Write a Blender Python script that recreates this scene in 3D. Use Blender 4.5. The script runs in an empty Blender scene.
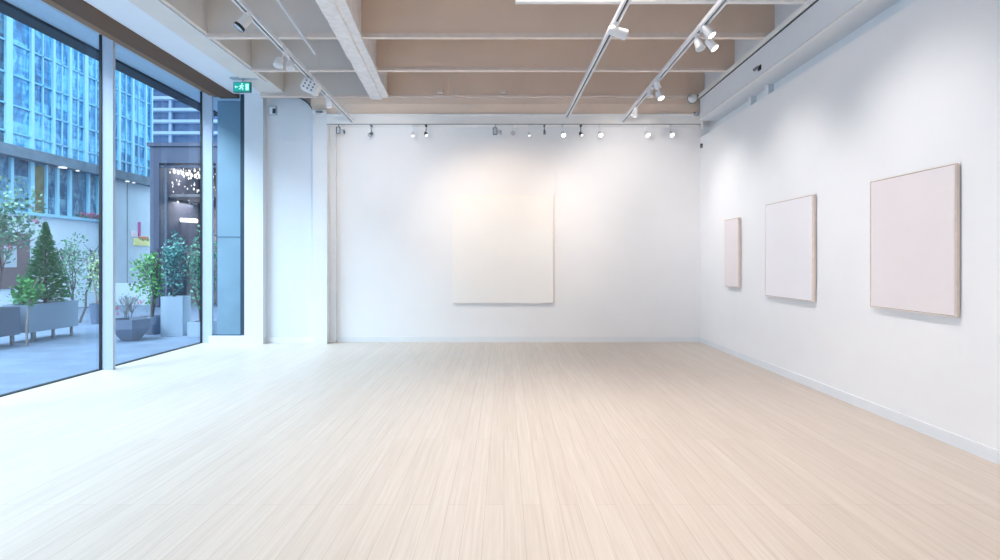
import bpy, bmesh, math, random
from mathutils import Vector, Matrix, Quaternion
random.seed(7)
R = math.radians
PI = math.pi
scene = bpy.context.scene
C = scene.collection

# ------------------------------------------------------------------ camera
CZ, F, VX, VY = 1.5, 550.0, 504.0, 262.0
cd = bpy.data.cameras.new('camera'); cam = bpy.data.objects.new('camera', cd); C.objects.link(cam)
cam.location = (0, 0, CZ); cam.rotation_euler = (R(90), 0, 0)
cd.sensor_width = 36; cd.lens = F/1000*36; cd.shift_x = -0.004; cd.shift_y = -0.018
cd.clip_end = 500; cd.clip_start = 0.05
scene.camera = cam

def at(px, py, Y): return Vector(((px-VX)*Y/F, Y, CZ+(VY-py)*Y/F))      # point at depth Y
def atz(px, py, z): return at(px, py, F*(z-CZ)/(VY-py))                # point at height z
def xat(px, Y): return (px-VX)*Y/F
def zat(py, Y): return CZ+(VY-py)*Y/F

# ------------------------------------------------------------------ materials
M = {}
def nt(name):
    m = bpy.data.materials.new(name); m.use_nodes = True
    n = m.node_tree; b = n.nodes['Principled BSDF']; M[name] = m
    return m, n, b
def s2l(c):
    return tuple(((v/255)/12.92 if v/255 <= .04045 else ((v/255+.055)/1.055)**2.4) for v in c)+(1,)
def mat(name, rgb, rough=.6, metal=0, var=.06, scale=6, emit=0, bump=0, spec=.5):
    m, n, b = nt(name)
    col = s2l(rgb)
    no = n.nodes.new('ShaderNodeTexNoise'); no.inputs['Scale'].default_value = scale; no.inputs['Detail'].default_value = 4
    tc = n.nodes.new('ShaderNodeTexCoord'); n.links.new(tc.outputs['Object'], no.inputs['Vector'])
    r = n.nodes.new('ShaderNodeValToRGB')
    r.color_ramp.elements[0].color = tuple(v*(1-var) for v in col[:3])+(1,)
    r.color_ramp.elements[1].color = tuple(min(1, v*(1+var)) for v in col[:3])+(1,)
    r.color_ramp.elements[0].position = .3; r.color_ramp.elements[1].position = .7
    n.links.new(no.outputs['Fac'], r.inputs['Fac']); n.links.new(r.outputs['Color'], b.inputs['Base Color'])
    b.inputs['Roughness'].default_value = rough; b.inputs['Metallic'].default_value = metal
    b.inputs['Specular IOR Level'].default_value = spec
    if emit:
        b.inputs['Emission Color'].default_value = col; b.inputs['Emission Strength'].default_value = emit
    if bump:
        bp = n.nodes.new('ShaderNodeBump'); bp.inputs['Strength'].default_value = bump; bp.inputs['Distance'].default_value = .01
        n.links.new(no.outputs['Fac'], bp.inputs['Height']); n.links.new(bp.outputs['Normal'], b.inputs['Normal'])
    return m

mat('wall_paint', (244, 243, 244), .7, var=.01, scale=2)
mat('white_paint', (236, 238, 241), .5, var=.015, scale=3)
mat('trim_paint', (246, 245, 244), .5, var=.02, scale=3)
mat('cool_paint', (234, 239, 245), .6, var=.01)
mat('pier_paint', (226, 230, 236), .6, var=.01)
mat('ceiling_beige', (230, 209, 192), .8, var=.04, scale=1.2)
mat('ceiling_pale', (226, 220, 214), .8, var=.03, scale=2)
mat('ceiling_lit', (226, 218, 211), .8, var=.03, scale=1.2)  # beam paint lightened on the left to carry the window light
mat('flange_paint', (230, 216, 206), .6, var=.05, scale=9)
mat('concrete_white', (232, 229, 230), .85, var=.09, scale=11, bump=.5)
mat('soffit_brown', (104, 72, 44), .55, var=.04, scale=2)
mat('soffit_brown_light', (140, 108, 78), .5, var=.04, scale=2)
mat('mullion_white', (192, 203, 220), .35, var=.01)
mat('gasket', (28, 34, 42), .5)
mat('canopy_grey', (196, 210, 224), .6, var=.03)
mat('canopy_dark', (32, 44, 60), .5)
mat('frame_blue', (40, 62, 80), .4)
mat('track_white', (226, 227, 232), .35, var=.02)
mat('slot_dark', (52, 52, 60), .6)
mat('lamp_white', (236, 236, 238), .35, var=.02)
mat('lamp_shell', (225, 222, 222), .4, var=.03, scale=20)
mat('lamp_black', (30, 30, 34), .4)
mat('lamp_grey', (120, 124, 132), .4)
mat('lens_off', (205, 208, 214), .2)
mat('lens_on', (255, 250, 240), .3, emit=5, var=0)
mat('lens_dim', (250, 248, 246), .3, emit=.8, var=0)
mat('sign_green', (20, 158, 146), .4, emit=.55, var=.2, scale=30)
mat('sign_white', (190, 250, 230), .4, emit=.7, var=.02)
mat('sign_case', (60, 110, 105), .4)
mat('steel', (190, 195, 202), .3, metal=.4)
mat('wire', (214, 208, 203), .5)
mat('switch_grey', (176, 190, 204), .4)
mat('canvas_cream', (248, 245, 242), .85, var=.008, scale=2, bump=.03)
mat('canvas_side', (222, 208, 200), .85)
mat('canvas_pink', (238, 229, 230), .85, var=.012, scale=2, bump=.03)
mat('canvas_pale', (244, 240, 243), .85, var=.01, scale=2, bump=.03)
mat('frame_oak', (242, 228, 216), .55, var=.05, scale=14)
mat('groove_oak', (206, 186, 170), .6)
mat('frame_line', (150, 128, 116), .6)
# outside
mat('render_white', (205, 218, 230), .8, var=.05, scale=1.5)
mat('ledge_grey', (96, 114, 132), .7, var=.25, scale=4)
mat('facade_mullion', (148, 202, 226), .4, var=.03)
mat('facade_transom', (112, 180, 212), .4, var=.05)
mat('kiosk_frame', (90, 92, 112), .6, var=.03)
mat('kiosk_inside', (150, 140, 142), .8, var=.35, scale=3)
mat('kiosk_floor', (150, 142, 140), .8, var=.3, scale=3)
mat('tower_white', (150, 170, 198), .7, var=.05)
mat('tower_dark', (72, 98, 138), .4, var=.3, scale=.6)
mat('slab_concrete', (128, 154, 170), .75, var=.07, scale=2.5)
mat('slab_joint', (95, 120, 136), .8)
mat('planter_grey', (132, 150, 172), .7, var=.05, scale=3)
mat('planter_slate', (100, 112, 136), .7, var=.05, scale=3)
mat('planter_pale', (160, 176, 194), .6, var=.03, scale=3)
mat('soil', (42, 40, 44), .9, var=.3, scale=20)
mat('bark', (86, 76, 78), .9, var=.2, scale=20)
mat('bark_pale', (150, 140, 138), .9, var=.2, scale=20)
mat('board_brown', (110, 92, 98), .8, var=.1)
mat('paper', (170, 180, 192), .8)
mat('flower_pink', (214, 92, 140), .7, var=.2, scale=30)
mat('flower_red', (196, 60, 80), .7, var=.2, scale=30)
mat('sign_yellow', (240, 232, 150), .7)
mat('sign_orange', (235, 130, 70), .7)
mat('sign_magenta', (190, 70, 150), .7)
mat('sign_pale', (240, 215, 225), .7)
mat('window_yellow', (112, 108, 78), .5, emit=.0, var=.3, scale=5)
mat('bead_light', (255, 246, 236), .3, emit=1.5, var=0)
mat('bar_light', (255, 248, 240), .3, emit=2.2, var=0)

def leafmat(name, dark, light, tr=.15):
    m, n, b = nt(name)
    g = n.nodes.new('ShaderNodeNewGeometry'); r = n.nodes.new('ShaderNodeValToRGB')
    r.color_ramp.elements[0].color = s2l(dark); r.color_ramp.elements[1].color = s2l(light)
    n.links.new(g.outputs['Random Per Island'], r.inputs['Fac']); n.links.new(r.outputs['Color'], b.inputs['Base Color'])
    b.inputs['Roughness'].default_value = .6
    return m
leafmat('leaf_conifer', (4, 90, 46), (56, 160, 92))
leafmat('leaf_bright', (46, 132, 66), (124, 190, 104))
leafmat('leaf_green', (24, 110, 52), (84, 164, 84))
leafmat('leaf_grey', (66, 108, 90), (132, 170, 146))
leafmat('leaf_mid', (52, 110, 88), (120, 176, 146))
leafmat('leaf_teal', (62, 124, 120), (124, 176, 168))
leafmat('leaf_yellow', (120, 160, 112), (190, 206, 160))

def floor_mat():
    m, n, b = nt('floor_planks'); L = n.links.new
    tc = n.nodes.new('ShaderNodeTexCoord'); mp = n.nodes.new('ShaderNodeMapping')
    mp.inputs['Rotation'].default_value = (0, 0, R(90))
    L(tc.outputs['Object'], mp.inputs['Vector'])
    br = n.nodes.new('ShaderNodeTexBrick'); br.offset = .37; br.offset_frequency = 2
    for k, v in (('Scale', 1), ('Mortar Size', .0022), ('Mortar Smooth', .2), ('Bias', 0), ('Brick Width', 3.4), ('Row Height', .115)):
        br.inputs[k].default_value = v
    br.inputs['Color1'].default_value = (.63, .56, .50, 1); br.inputs['Color2'].default_value = (.66, .595, .535, 1)
    br.inputs['Mortar'].default_value = (.52, .455, .40, 1)
    L(mp.outputs['Vector'], br.inputs['Vector'])
    m2 = n.nodes.new('ShaderNodeMapping'); m2.inputs['Scale'].default_value = (55, 1.3, 1)
    L(tc.outputs['Object'], m2.inputs['Vector'])
    no = n.nodes.new('ShaderNodeTexNoise'); no.inputs['Scale'].default_value = 1; no.inputs['Detail'].default_value = 6; no.inputs['Roughness'].default_value = .65
    no.inputs['Distortion'].default_value = .4
    L(m2.outputs['Vector'], no.inputs['Vector'])
    rp = n.nodes.new('ShaderNodeValToRGB')
    rp.color_ramp.elements[0].position = .3; rp.color_ramp.elements[1].position = .7
    rp.color_ramp.elements[0].color = (.88, .86, .84, 1); rp.color_ramp.elements[1].color = (1.04, 1.04, 1.04, 1)
    L(no.outputs['Fac'], rp.inputs['Fac'])
    mx = n.nodes.new('ShaderNodeMix'); mx.data_type = 'RGBA'; mx.blend_type = 'MULTIPLY'; mx.inputs['Factor'].default_value = 1
    L(br.outputs['Color'], mx.inputs['A']); L(rp.outputs['Color'], mx.inputs['B'])
    L(mx.outputs['Result'], b.inputs['Base Color'])
    b.inputs['Roughness'].default_value = .42; b.inputs['Specular IOR Level'].default_value = .4
    bp = n.nodes.new('ShaderNodeBump'); bp.inputs['Strength'].default_value = .12; bp.inputs['Distance'].default_value = .004
    L(no.outputs['Fac'], bp.inputs['Height']); L(bp.outputs['Normal'], b.inputs['Normal'])
floor_mat()

def pave_mat():
    m, n, b = nt('pavement'); L = n.links.new
    tc = n.nodes.new('ShaderNodeTexCoord')
    br = n.nodes.new('ShaderNodeTexBrick')
    for k, v in (('Scale', 1), ('Mortar Size', .006), ('Brick Width', .6), ('Row Height', .3)): br.inputs[k].default_value = v
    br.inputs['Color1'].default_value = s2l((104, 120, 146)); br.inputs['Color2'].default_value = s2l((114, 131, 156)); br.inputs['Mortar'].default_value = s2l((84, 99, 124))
    L(tc.outputs['Object'], br.inputs['Vector'])
    no = n.nodes.new('ShaderNodeTexNoise'); no.inputs['Scale'].default_value = 2.2; no.inputs['Detail'].default_value = 5
    L(tc.outputs['Object'], no.inputs['Vector'])
    mx = n.nodes.new('ShaderNodeMix'); mx.data_type = 'RGBA'; mx.blend_type = 'OVERLAY'; mx.inputs['Factor'].default_value = .35
    L(br.outputs['Color'], mx.inputs['A']); L(no.outputs['Fac'], mx.inputs['B']); L(mx.outputs['Result'], b.inputs['Base Color'])
    b.inputs['Roughness'].default_value = .5
pave_mat()

def facade_mat(name, lo, mid, hi, cw=.75, ch=.79):
    m, n, b = nt(name); L = n.links.new
    tc = n.nodes.new('ShaderNodeTexCoord')
    sp = n.nodes.new('ShaderNodeSeparateXYZ'); L(tc.outputs['Object'], sp.inputs[0])
    def cell(out, w):
        d = n.nodes.new('ShaderNodeMath'); d.operation = 'DIVIDE'; d.inputs[1].default_value = w; L(out, d.inputs[0])
        f = n.nodes.new('ShaderNodeMath'); f.operation = 'FLOOR'; L(d.outputs[0], f.inputs[0]); return f.outputs[0]
    cb = n.nodes.new('ShaderNodeCombineXYZ'); L(cell(sp.outputs['Y'], cw), cb.inputs[0]); L(cell(sp.outputs['Z'], ch), cb.inputs[1])
    wn = n.nodes.new('ShaderNodeTexWhiteNoise'); wn.noise_dimensions = '2D'; L(cb.outputs[0], wn.inputs['Vector'])
    mp = n.nodes.new('ShaderNodeMapping'); mp.inputs['Scale'].default_value = (1, 3.2, 1.1); L(tc.outputs['Object'], mp.inputs['Vector'])
    no = n.nodes.new('ShaderNodeTexNoise'); no.inputs['Scale'].default_value = 1.6; no.inputs['Detail'].default_value = 7; no.inputs['Distortion'].default_value = 1.3
    L(mp.outputs['Vector'], no.inputs['Vector'])
    mp2 = n.nodes.new('ShaderNodeMapping'); mp2.inputs['Scale'].default_value = (1, 1.0, 9); L(tc.outputs['Object'], mp2.inputs['Vector'])
    no2 = n.nodes.new('ShaderNodeTexNoise'); no2.inputs['Scale'].default_value = 1.3; no2.inputs['Detail'].default_value = 3
    L(mp2.outputs['Vector'], no2.inputs['Vector'])
    a = n.nodes.new('ShaderNodeMath'); a.operation = 'MULTIPLY_ADD'; a.inputs[1].default_value = .3; L(wn.outputs['Value'], a.inputs[0]); L(no.outputs['Fac'], a.inputs[2])
    a2 = n.nodes.new('ShaderNodeMath'); a2.operation = 'MULTIPLY_ADD'; a2.inputs[1].default_value = .35; L(no2.outputs['Fac'], a2.inputs[0]); L(a.outputs[0], a2.inputs[2])
    r = n.nodes.new('ShaderNodeValToRGB'); e = r.color_ramp.elements
    e[0].position = .55; e[0].color = s2l(lo); e[1].position = 1.0; e[1].color = s2l(hi); x = e.new(.78); x.color = s2l(mid)
    L(a2.outputs[0], r.inputs['Fac']); L(r.outputs['Color'], b.inputs['Base Color'])
    b.inputs['Roughness'].default_value = .25
facade_mat('facade_glass', (14, 84, 136), (46, 132, 186), (118, 196, 230))
facade_mat('facade_glass_dark', (20, 44, 68), (40, 78, 108), (80, 130, 160))
facade_mat('lower_glass', (34, 66, 98), (62, 108, 142), (120, 166, 190), .6, .5)

def glass_mat(name, tint, refl=1.0):
    m = bpy.data.materials.new(name); m.use_nodes = True; n = m.node_tree; n.nodes.clear(); M[name] = m
    L = n.links.new
    o = n.nodes.new('ShaderNodeOutputMaterial'); t = n.nodes.new('ShaderNodeBsdfTransparent'); g = n.nodes.new('ShaderNodeBsdfGlossy')
    t.inputs['Color'].default_value = tint+(1,); g.inputs['Roughness'].default_value = .02
    fr = n.nodes.new('ShaderNodeFresnel'); fr.inputs['IOR'].default_value = 1.45
    ml = n.nodes.new('ShaderNodeMath'); ml.operation = 'MULTIPLY'; ml.inputs[1].default_value = refl; L(fr.outputs[0], ml.inputs[0])
    mx = n.nodes.new('ShaderNodeMixShader'); L(ml.outputs[0], mx.inputs[0]); L(t.outputs[0], mx.inputs[1]); L(g.outputs[0], mx.inputs[2])
    L(mx.outputs[0], o.inputs['Surface'])
glass_mat('window_glass', (.90, .96, .985), .10)
glass_mat('kiosk_glass', (.9, .9, .9), .2)

# ------------------------------------------------------------------ mesh helpers
class MB:
    def __init__(s): s.b = bmesh.new()
    def box(s, x0, x1, y0, y1, z0, z1, bev=0):
        r = bmesh.ops.create_cube(s.b, size=1, matrix=Matrix.Translation(((x0+x1)/2, (y0+y1)/2, (z0+z1)/2)) @ Matrix.Diagonal((abs(x1-x0), abs(y1-y0), abs(z1-z0), 1)))
        if bev:
            es = {e for v in r['verts'] for e in v.link_edges}
            bmesh.ops.bevel(s.b, geom=list(es), offset=bev, segments=2, affect='EDGES', profile=.6)
        return s
    def bar(s, a, b, w, h, up=Vector((0, 0, 1))):
        a, b = Vector(a), Vector(b); d = (b-a); l = d.length; d.normalize()
        x = d.cross(up)
        if x.length < 1e-4: x = Vector((1, 0, 0))
        x.normalize(); z = x.cross(d)
        m = Matrix((x, d, z)).transposed().to_4x4(); m.translation = (a+b)/2
        bmesh.ops.create_cube(s.b, size=1, matrix=m @ Matrix.Diagonal((w, l, h, 1))); return s
    def tube(s, pts, rad, seg=8, cap=True):
        pts = [Vector(p) for p in pts]
        rad = rad if isinstance(rad, (list, tuple)) else [rad]*len(pts)
        rings = []
        prev = None
        for i, p in enumerate(pts):
            d = (pts[min(i+1, len(pts)-1)]-pts[max(i-1, 0)]).normalized()
            u = prev if prev is not None else (Vector((0, 0, 1)) if abs(d.z) < .9 else Vector((1, 0, 0)))
            x = d.cross(u)
            if x.length < 1e-5: x = d.cross(Vector((0, 1, 0)))
            x.normalize(); y = x.cross(d).normalized(); prev = y
            rings.append([s.b.verts.new(p+(x*math.cos(2*PI*k/seg)+y*math.sin(2*PI*k/seg))*rad[i]) for k in range(seg)])
        for i in range(len(rings)-1):
            for k in range(seg):
                s.b.faces.new((rings[i][k], rings[i][(k+1) % seg], rings[i+1][(k+1) % seg], rings[i+1][k]))
        if cap:
            s.b.faces.new(rings[0][::-1]); s.b.faces.new(rings[-1])
        return s
    def prism(s, poly, axis, a, b):
        # poly in the plane across axis ('x': (y,z), 'y': (x,z), 'z': (x,y))
        def v(p, t):
            return {'x': (t, p[0], p[1]), 'y': (p[0], t, p[1]), 'z': (p[0], p[1], t)}[axis]
        A = [s.b.verts.new(v(p, a)) for p in poly]; B = [s.b.verts.new(v(p, b)) for p in poly]
        n = len(poly)
        for i in range(n): s.b.faces.new((A[i], A[(i+1) % n], B[(i+1) % n], B[i]))
        s.b.faces.new(A[::-1]); s.b.faces.new(B); return s
    def leaf(s, p, size, elong=1.6, d=None):
        n = Vector((random.gauss(0, 1), random.gauss(0, 1), random.gauss(0, 1))).normalized()
        d = Vector(d).normalized() if d is not None else Vector((random.gauss(0, 1), random.gauss(0, 1), random.gauss(0, 1))).normalized()
        x = d.cross(n)
        if x.length < 1e-3: return s
        x.normalize(); p = Vector(p)
        a = size*elong
        vs = [s.b.verts.new(q) for q in (p, p+d*a*.45+x*size*.5, p+d*a, p+d*a*.45-x*size*.5)]
        s.b.faces.new(vs); return s
    def build(s, name, m, parent=None, smooth=False, inv=None):
        bmesh.ops.recalc_face_normals(s.b, faces=s.b.faces)
        me = bpy.data.meshes.new(name); s.b.to_mesh(me); s.b.free()
        me.materials.append(M[m])
        if smooth:
            for p in me.polygons: p.use_smooth = True
            try: me.set_sharp_from_angle(angle=R(40))
            except Exception: pass
        o = bpy.data.objects.new(name, me); C.objects.link(o)
        if parent is not None:
            o.parent = parent
            root = parent
            T = Vector((0, 0, 0))
            while root is not None:
                T += root.location if root.type == 'EMPTY' else Vector((0, 0, 0)); root = root.parent
            me.transform(Matrix.Translation(-T))
        return o
def st(o): o['kind'] = 'structure'; return o
def tag(o, label, cat, group=None, kind=None):
    o['label'] = label; o['category'] = cat
    if group: o['group'] = group
    if kind: o['kind'] = kind
    return o
def thing(name, loc, label, cat, group=None):
    o = bpy.data.objects.new(name, None); C.objects.link(o); o.location = loc; o.empty_display_size = .1
    return tag(o, label, cat, group)

# ------------------------------------------------------------------ room numbers
GX = -5.62                      # glass plane
WR = 3.675                      # right wall
BY = 10.30                      # back wall
FY = -4.0                       # behind the camera
ZB = 4.5                        # underside of cross beams
ZD = 5.45                       # deck
HY, HB, HT = 10.05, zat(124, 10.05), zat(114, 10.05)   # header

st(MB().box(GX, WR+.3, FY, BY+.2, -.12, 0).build('floor', 'floor_planks'))
st(MB().box(GX-.3, WR+.5, FY-.2, BY+.4, ZD, ZD+.15).build('ceiling', 'ceiling_beige'))
st(MB().box(-4.41, WR+.3, BY, BY+.2, 0, 4.27).build('wall_back', 'wall_paint'))
st(MB().box(-4.41, WR+.3, BY, BY+.2, 4.27, ZD).build('trim_1', 'ceiling_beige'))
st(MB().box(GX-.3, WR+.5, FY-.2, FY, 0, ZD).build('wall_front', 'wall_paint'))
st(MB().box(WR, WR+.3, FY, BY, 0, 3.83).build('wall_right', 'wall_paint'))
# slot above the right wall and the bulkhead over it
b = MB().box(WR+.16, WR+.3, FY, BY, 3.83, 4.2)
for px in (764, 747):
    y = (WR+.02)*F/(px-VX); b.box(WR+.08, WR+.16, y, y+.10, 3.83, 4.03)
st(b.build('trim_2', 'white_paint'))
BX = 3.52
st(MB().box(BX, WR+.3, FY, 9.86, 4.03, 4.5).box(BX+.1, WR+.3, FY, BY-.03, 4.2, ZD).build('trim_3', 'cool_paint'))
st(MB().box(BX-.035, BX, FY, 9.86, 4.44, 4.5).box(BX-.012, BX, FY, 9.86, 4.035, 4.06).build('trim_4', 'trim_paint'))
st(MB().box(BX-.012, BX, FY, 9.86, 4.425, 4.44).box(BX-.004, BX, FY, 9.86, 4.06, 4.068).build('trim_5', 'slot_dark'))
# baseboards
st(MB().box(WR-.016, WR, FY, BY, 0, .10).build('baseboard_right', 'white_paint'))
st(MB().box(-3.2, WR-.016, BY-.016, BY, 0, .10).build('baseboard_back', 'white_paint'))
# header over the back wall
st(MB().box(-3.24, WR-.05, HY, BY, HB, HT-.03).box(-3.24, WR-.05, HY-.02, BY, HT-.03, HT).build('trim_6', 'trim_paint'))
st(MB().box(-3.24, WR-.05, HY-.001, HY+.02, HB-.008, HB+.002).build('trim_7', 'lamp_grey'))

# pier with rounded top corner, deep jamb at the glass, column
st(MB().box(-4.75, -4.41, 10.06, BY+.2, 0, 4.58).build('wall_left', 'pier_paint'))
poly = [(-4.41, 0), (-3.5, 0), (-3.5, 4.12)]
for k in range(0, 9):
    a = k/8*PI/2; poly.append((-3.93+.43*math.cos(a), 4.13+.43*math.sin(a)))
poly += [(-4.41, 4.56)]
st(MB().prism(poly, 'y', 10.2, BY-.001).build('wall_left.001', 'pier_paint'))
b = MB()
arc = [(-3.5, 10.19, 3.95)]+[(-3.93+.43*math.cos(k/8*PI/2), 10.19, 4.13+.43*math.sin(k/8*PI/2)) for k in range(9)]+[(-4.40, 10.19, 4.56)]
b.tube(arc, .012, 6)
st(b.build('trim_8', 'lamp_grey'))
st(MB().box(-3.50, -3.24, 10.06, BY, 0, 4.2).build('wall_left.002', 'white_paint'))
st(MB().box(-4.41, -3.5, 10.184, 10.2, 0, .1).build('baseboard_left', 'white_paint'))
st(MB().box(-3.24, -3.13, 10.22, BY, 0, 4.06).build('trim_9', 'white_paint'))

st(MB().box(-3.95, -3.5, 10.235, BY-.001, 4.12, 4.56).build('trim_25', 'ceiling_pale'))
# ------------------------------------------------------------------ ceiling build-up
LX = -3.97
# fascia beside bays, beige strip, soffit, brown blind box, head frame
st(MB().box(-4.4, LX, FY, 10.05, 4.56, ZD).build('trim_10', 'ceiling_pale'))
st(MB().box(-4.97, -4.4, FY, 10.06, 4.58, ZD).build('trim_11', 'cool_paint'))
st(MB().box(-5.30, -4.95, FY, 10.3, 4.56, ZD).build('trim_12', 'soffit_brown'))
st(MB().box(-5.46, -5.30, FY, 10.3, 4.585, ZD).build('trim_13', 'soffit_brown_light'))
st(MB().box(GX-.1, -5.46, FY, 10.3, 4.66, ZD).build('trim_14', 'canopy_grey'))
st(MB().tube([(-4.03, FY, 4.545), (-4.03, 9.3, 4.545)], .014, 8).build('trim_15', 'track_white'))
# cross beams: face + bottom flange
def cross(Y, z, fl, x0=LX, x1=BX+.1, m='ceiling_beige', dz=0):
    xm = -2.2
    st(MB().box(x0, xm, Y, Y+.1, z+fl, ZD).build('trim_16', 'ceiling_lit'))
    st(MB().box(xm, x1, Y, Y+.1, z+fl, ZD).build('trim_17', m))
    st(MB().box(x0, x1, Y-.02, Y+.05, z, z+fl).build('trim_18', 'flange_paint'))
cross(7.36, ZB, .06); cross(8.64, ZB, .045)
cross(9.93, 4.475, .035, x0=-4.4)
for k in range(5): cross(3.6-k*1.6, ZB, .065)
# frieze between last beam and header
st(MB().prism([(9.985, 4.475), (9.99, 4.37), (10.03, 4.28), (10.06, HT), (10.29, HT), (10.29, 4.475)], 'x', -3.5, WR).build('trim_19', 'ceiling_beige'))
# pale crossbar at the top of the view
st(MB().box(.13, BX, 6.33, 6.40, 4.5, 4.58).box(.13, BX, 6.35, 6.38, 4.58, ZD).build('trim_20', 'trim_paint'))
# vertical seams on beam faces
b = MB()
for px, Y in ((385, 8.64), (381, 9.93), (606, 8.64), (700, 9.93), (448, 9.93)):
    b.box(xat(px, Y), xat(px, Y)+.012, Y-.004, Y, 4.56, ZD)
st(b.build('trim_21', 'flange_paint'))
# big longitudinal beam, slightly skew
def bigbeam():
    b = MB()
    def X(l, Y): return l-.0762*(Y-6.13)
    Ys = (FY, 9.92)
    prof = [(0, 4.43), (.19, 4.43), (.20, 4.455), (.315, 4.455), (.315, 4.53), (.29, 4.53), (.29, ZD), (.03, ZD), (.03, 4.53), (0, 4.53)]
    N = 60; rings = []
    for i in range(N+1):
        Y = Ys[0]+(Ys[1]-Ys[0])*i/N
        rings.append([b.b.verts.new((X(-2.106, Y)+u*(1+.0*Y)+random.uniform(-.006, .006), Y, z+random.uniform(-.005, .005) if z < 5 else z)) for u, z in prof])
    n = len(prof)
    for i in range(N):
        for k in range(n):
            b.b.faces.new((rings[i][k], rings[i][(k+1) % n], rings[i+1][(k+1) % n], rings[i+1][k]))
    b.b.faces.new(rings[0]); b.b.faces.new(rings[-1][::-1])
    st(b.build('trim_22', 'concrete_white'))
bigbeam()

# conduit and thin drop rods
a, c = atz(277.5, 0, 4.47), atz(315, 54, 4.47)
d = (c-a).normalized()
tag(MB().tube([a-d*2, c], .016, 8).build('conduit', 'track_white'), 'thin white conduit running under the beams left of the big pale beam', 'conduit')
for px, y0, y1, lab in ((455, 38, 99, 'thin white drop rod nearest the big pale ceiling beam'), (523.5, 48, 116, 'faint thin drop rod in the middle of the ceiling'), (606, 58, 116, 'faint thin drop rod between the middle and right light tracks')):
    Y = 9.78
    if px == 455: Y = 9.6
    p1 = at(px, y1, Y); p0 = Vector((p1.x, Y, ZD))
    z1 = max(p1.z, 4.2)
    tag(MB().tube([(p1.x, Y, z1), p0], .009 if px == 455 else .004, 6).build('hanging_rod', 'wire'), lab, 'rod', 'rods hanging from the ceiling')

# ------------------------------------------------------------------ glazing
WIN = ['window_1', 'window_2', 'window_3', 'window_4', 'window_5']
mY = [10.19, 7.65, 5.11, 2.57, .03, -2.51]
for i, y in enumerate(mY):
    w = .21 if i == 0 else .18
    st(MB().box(GX, GX+w, y, y+.05, 0, 4.66).build('trim_23', 'mullion_white'))
    st(MB().box(GX-.005, GX+.03, y-.012, y+.0, 0, 4.66).build('trim_24', 'gasket'))
for i in range(5):
    w = st(MB().box(GX-.006, GX+.006, mY[i+1]+.05, mY[i]-.012, .0, 4.66).build(WIN[i], 'window_glass'))
    MB().box(GX-.03, GX+.03, mY[i+1]+.05, mY[i]-.012, 0, .012).build('window_sill', 'gasket', w)
w = st(MB().box(-5.41, -4.87, 10.19, 10.20, .15, 4.6).build('window_6', 'window_glass'))
MB().box(-4.87, -4.78, 10.16, 10.24, .15, 4.6).box(-5.41, -4.87, 10.17, 10.22, .13, .155).build('window_frame', 'frame_blue', w)
MB().box(-5.41, -4.75, 10.08, 10.24, 0, .14).build('window_sill', 'pier_paint', w)

# ------------------------------------------------------------------ paintings
t = thing('canvas_picture', (-.03, BY-.03, .74), 'large square cream canvas without a frame on the back wall', 'canvas')
x0, x1 = xat(452, 10.25), xat(553, 10.25); z0, z1 = .735, 2.75
MB().box(x0, x1, 10.245, 10.252, z0, z1, .003).build('painted_face', 'canvas_cream', t)
MB().box(x0+.003, x1-.003, 10.252, BY, z0+.003, z1-.003).build('stretcher', 'canvas_side', t)
def framed(y0, y1, z0, z1, d, face, label):
    t = thing('framed_painting', (WR-.01, (y0+y1)/2, z0), label, 'painting', 'framed paintings along the right wall')
    xf = WR-d; fw = .007
    b = MB()
    for (a, c, e, f) in ((y0, y0+fw, z0, z1), (y1-fw, y1, z0, z1), (y0+fw, y1-fw, z0, z0+fw), (y0+fw, y1-fw, z1-fw, z1)):
        b.box(xf, WR-.012, a, c, e, f, .002)
    b.build('frame', 'frame_oak', t)
    MB().box(WR-.03, WR-.0005, y0+.03, y1-.03, z0+.03, z1-.03).build('backing', 'frame_line', t)
    b = MB()
    g = .005
    for (a, c, e, f) in ((y0+fw, y0+fw+g, z0+fw, z1-fw), (y1-fw-g, y1-fw, z0+fw, z1-fw), (y0+fw, y1-fw, z0+fw, z0+fw+g), (y0+fw, y1-fw, z1-fw-g, z1-fw)):
        b.box(xf+.006, xf+.02, a, c, e, f)
    b.build('shadow_gap', 'frame_line', t)
    MB().box(xf+d*.42, xf+d*.5, y0-.001, y0+.003, z0+.004, z1-.004).build('side_groove', 'groove_oak', t)
    MB().box(xf+.002, WR-.031, y0+fw+g, y1-fw-g, z0+fw+g, z1-fw-g).build('canvas', face, t)
framed(4.42, 5.45, 1.055, 2.297, .05, 'canvas_pink', 'largest looking pale pink framed painting, nearest on the right wall')
framed(6.46, 7.63, 1.03, 2.295, .055, 'canvas_pale', 'near white framed painting in the middle of the three on the right wall')
framed(8.51, 9.03, 1.10, 2.19, .055, 'canvas_pink', 'narrow pale pink framed painting nearest the back corner of right wall')

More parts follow.
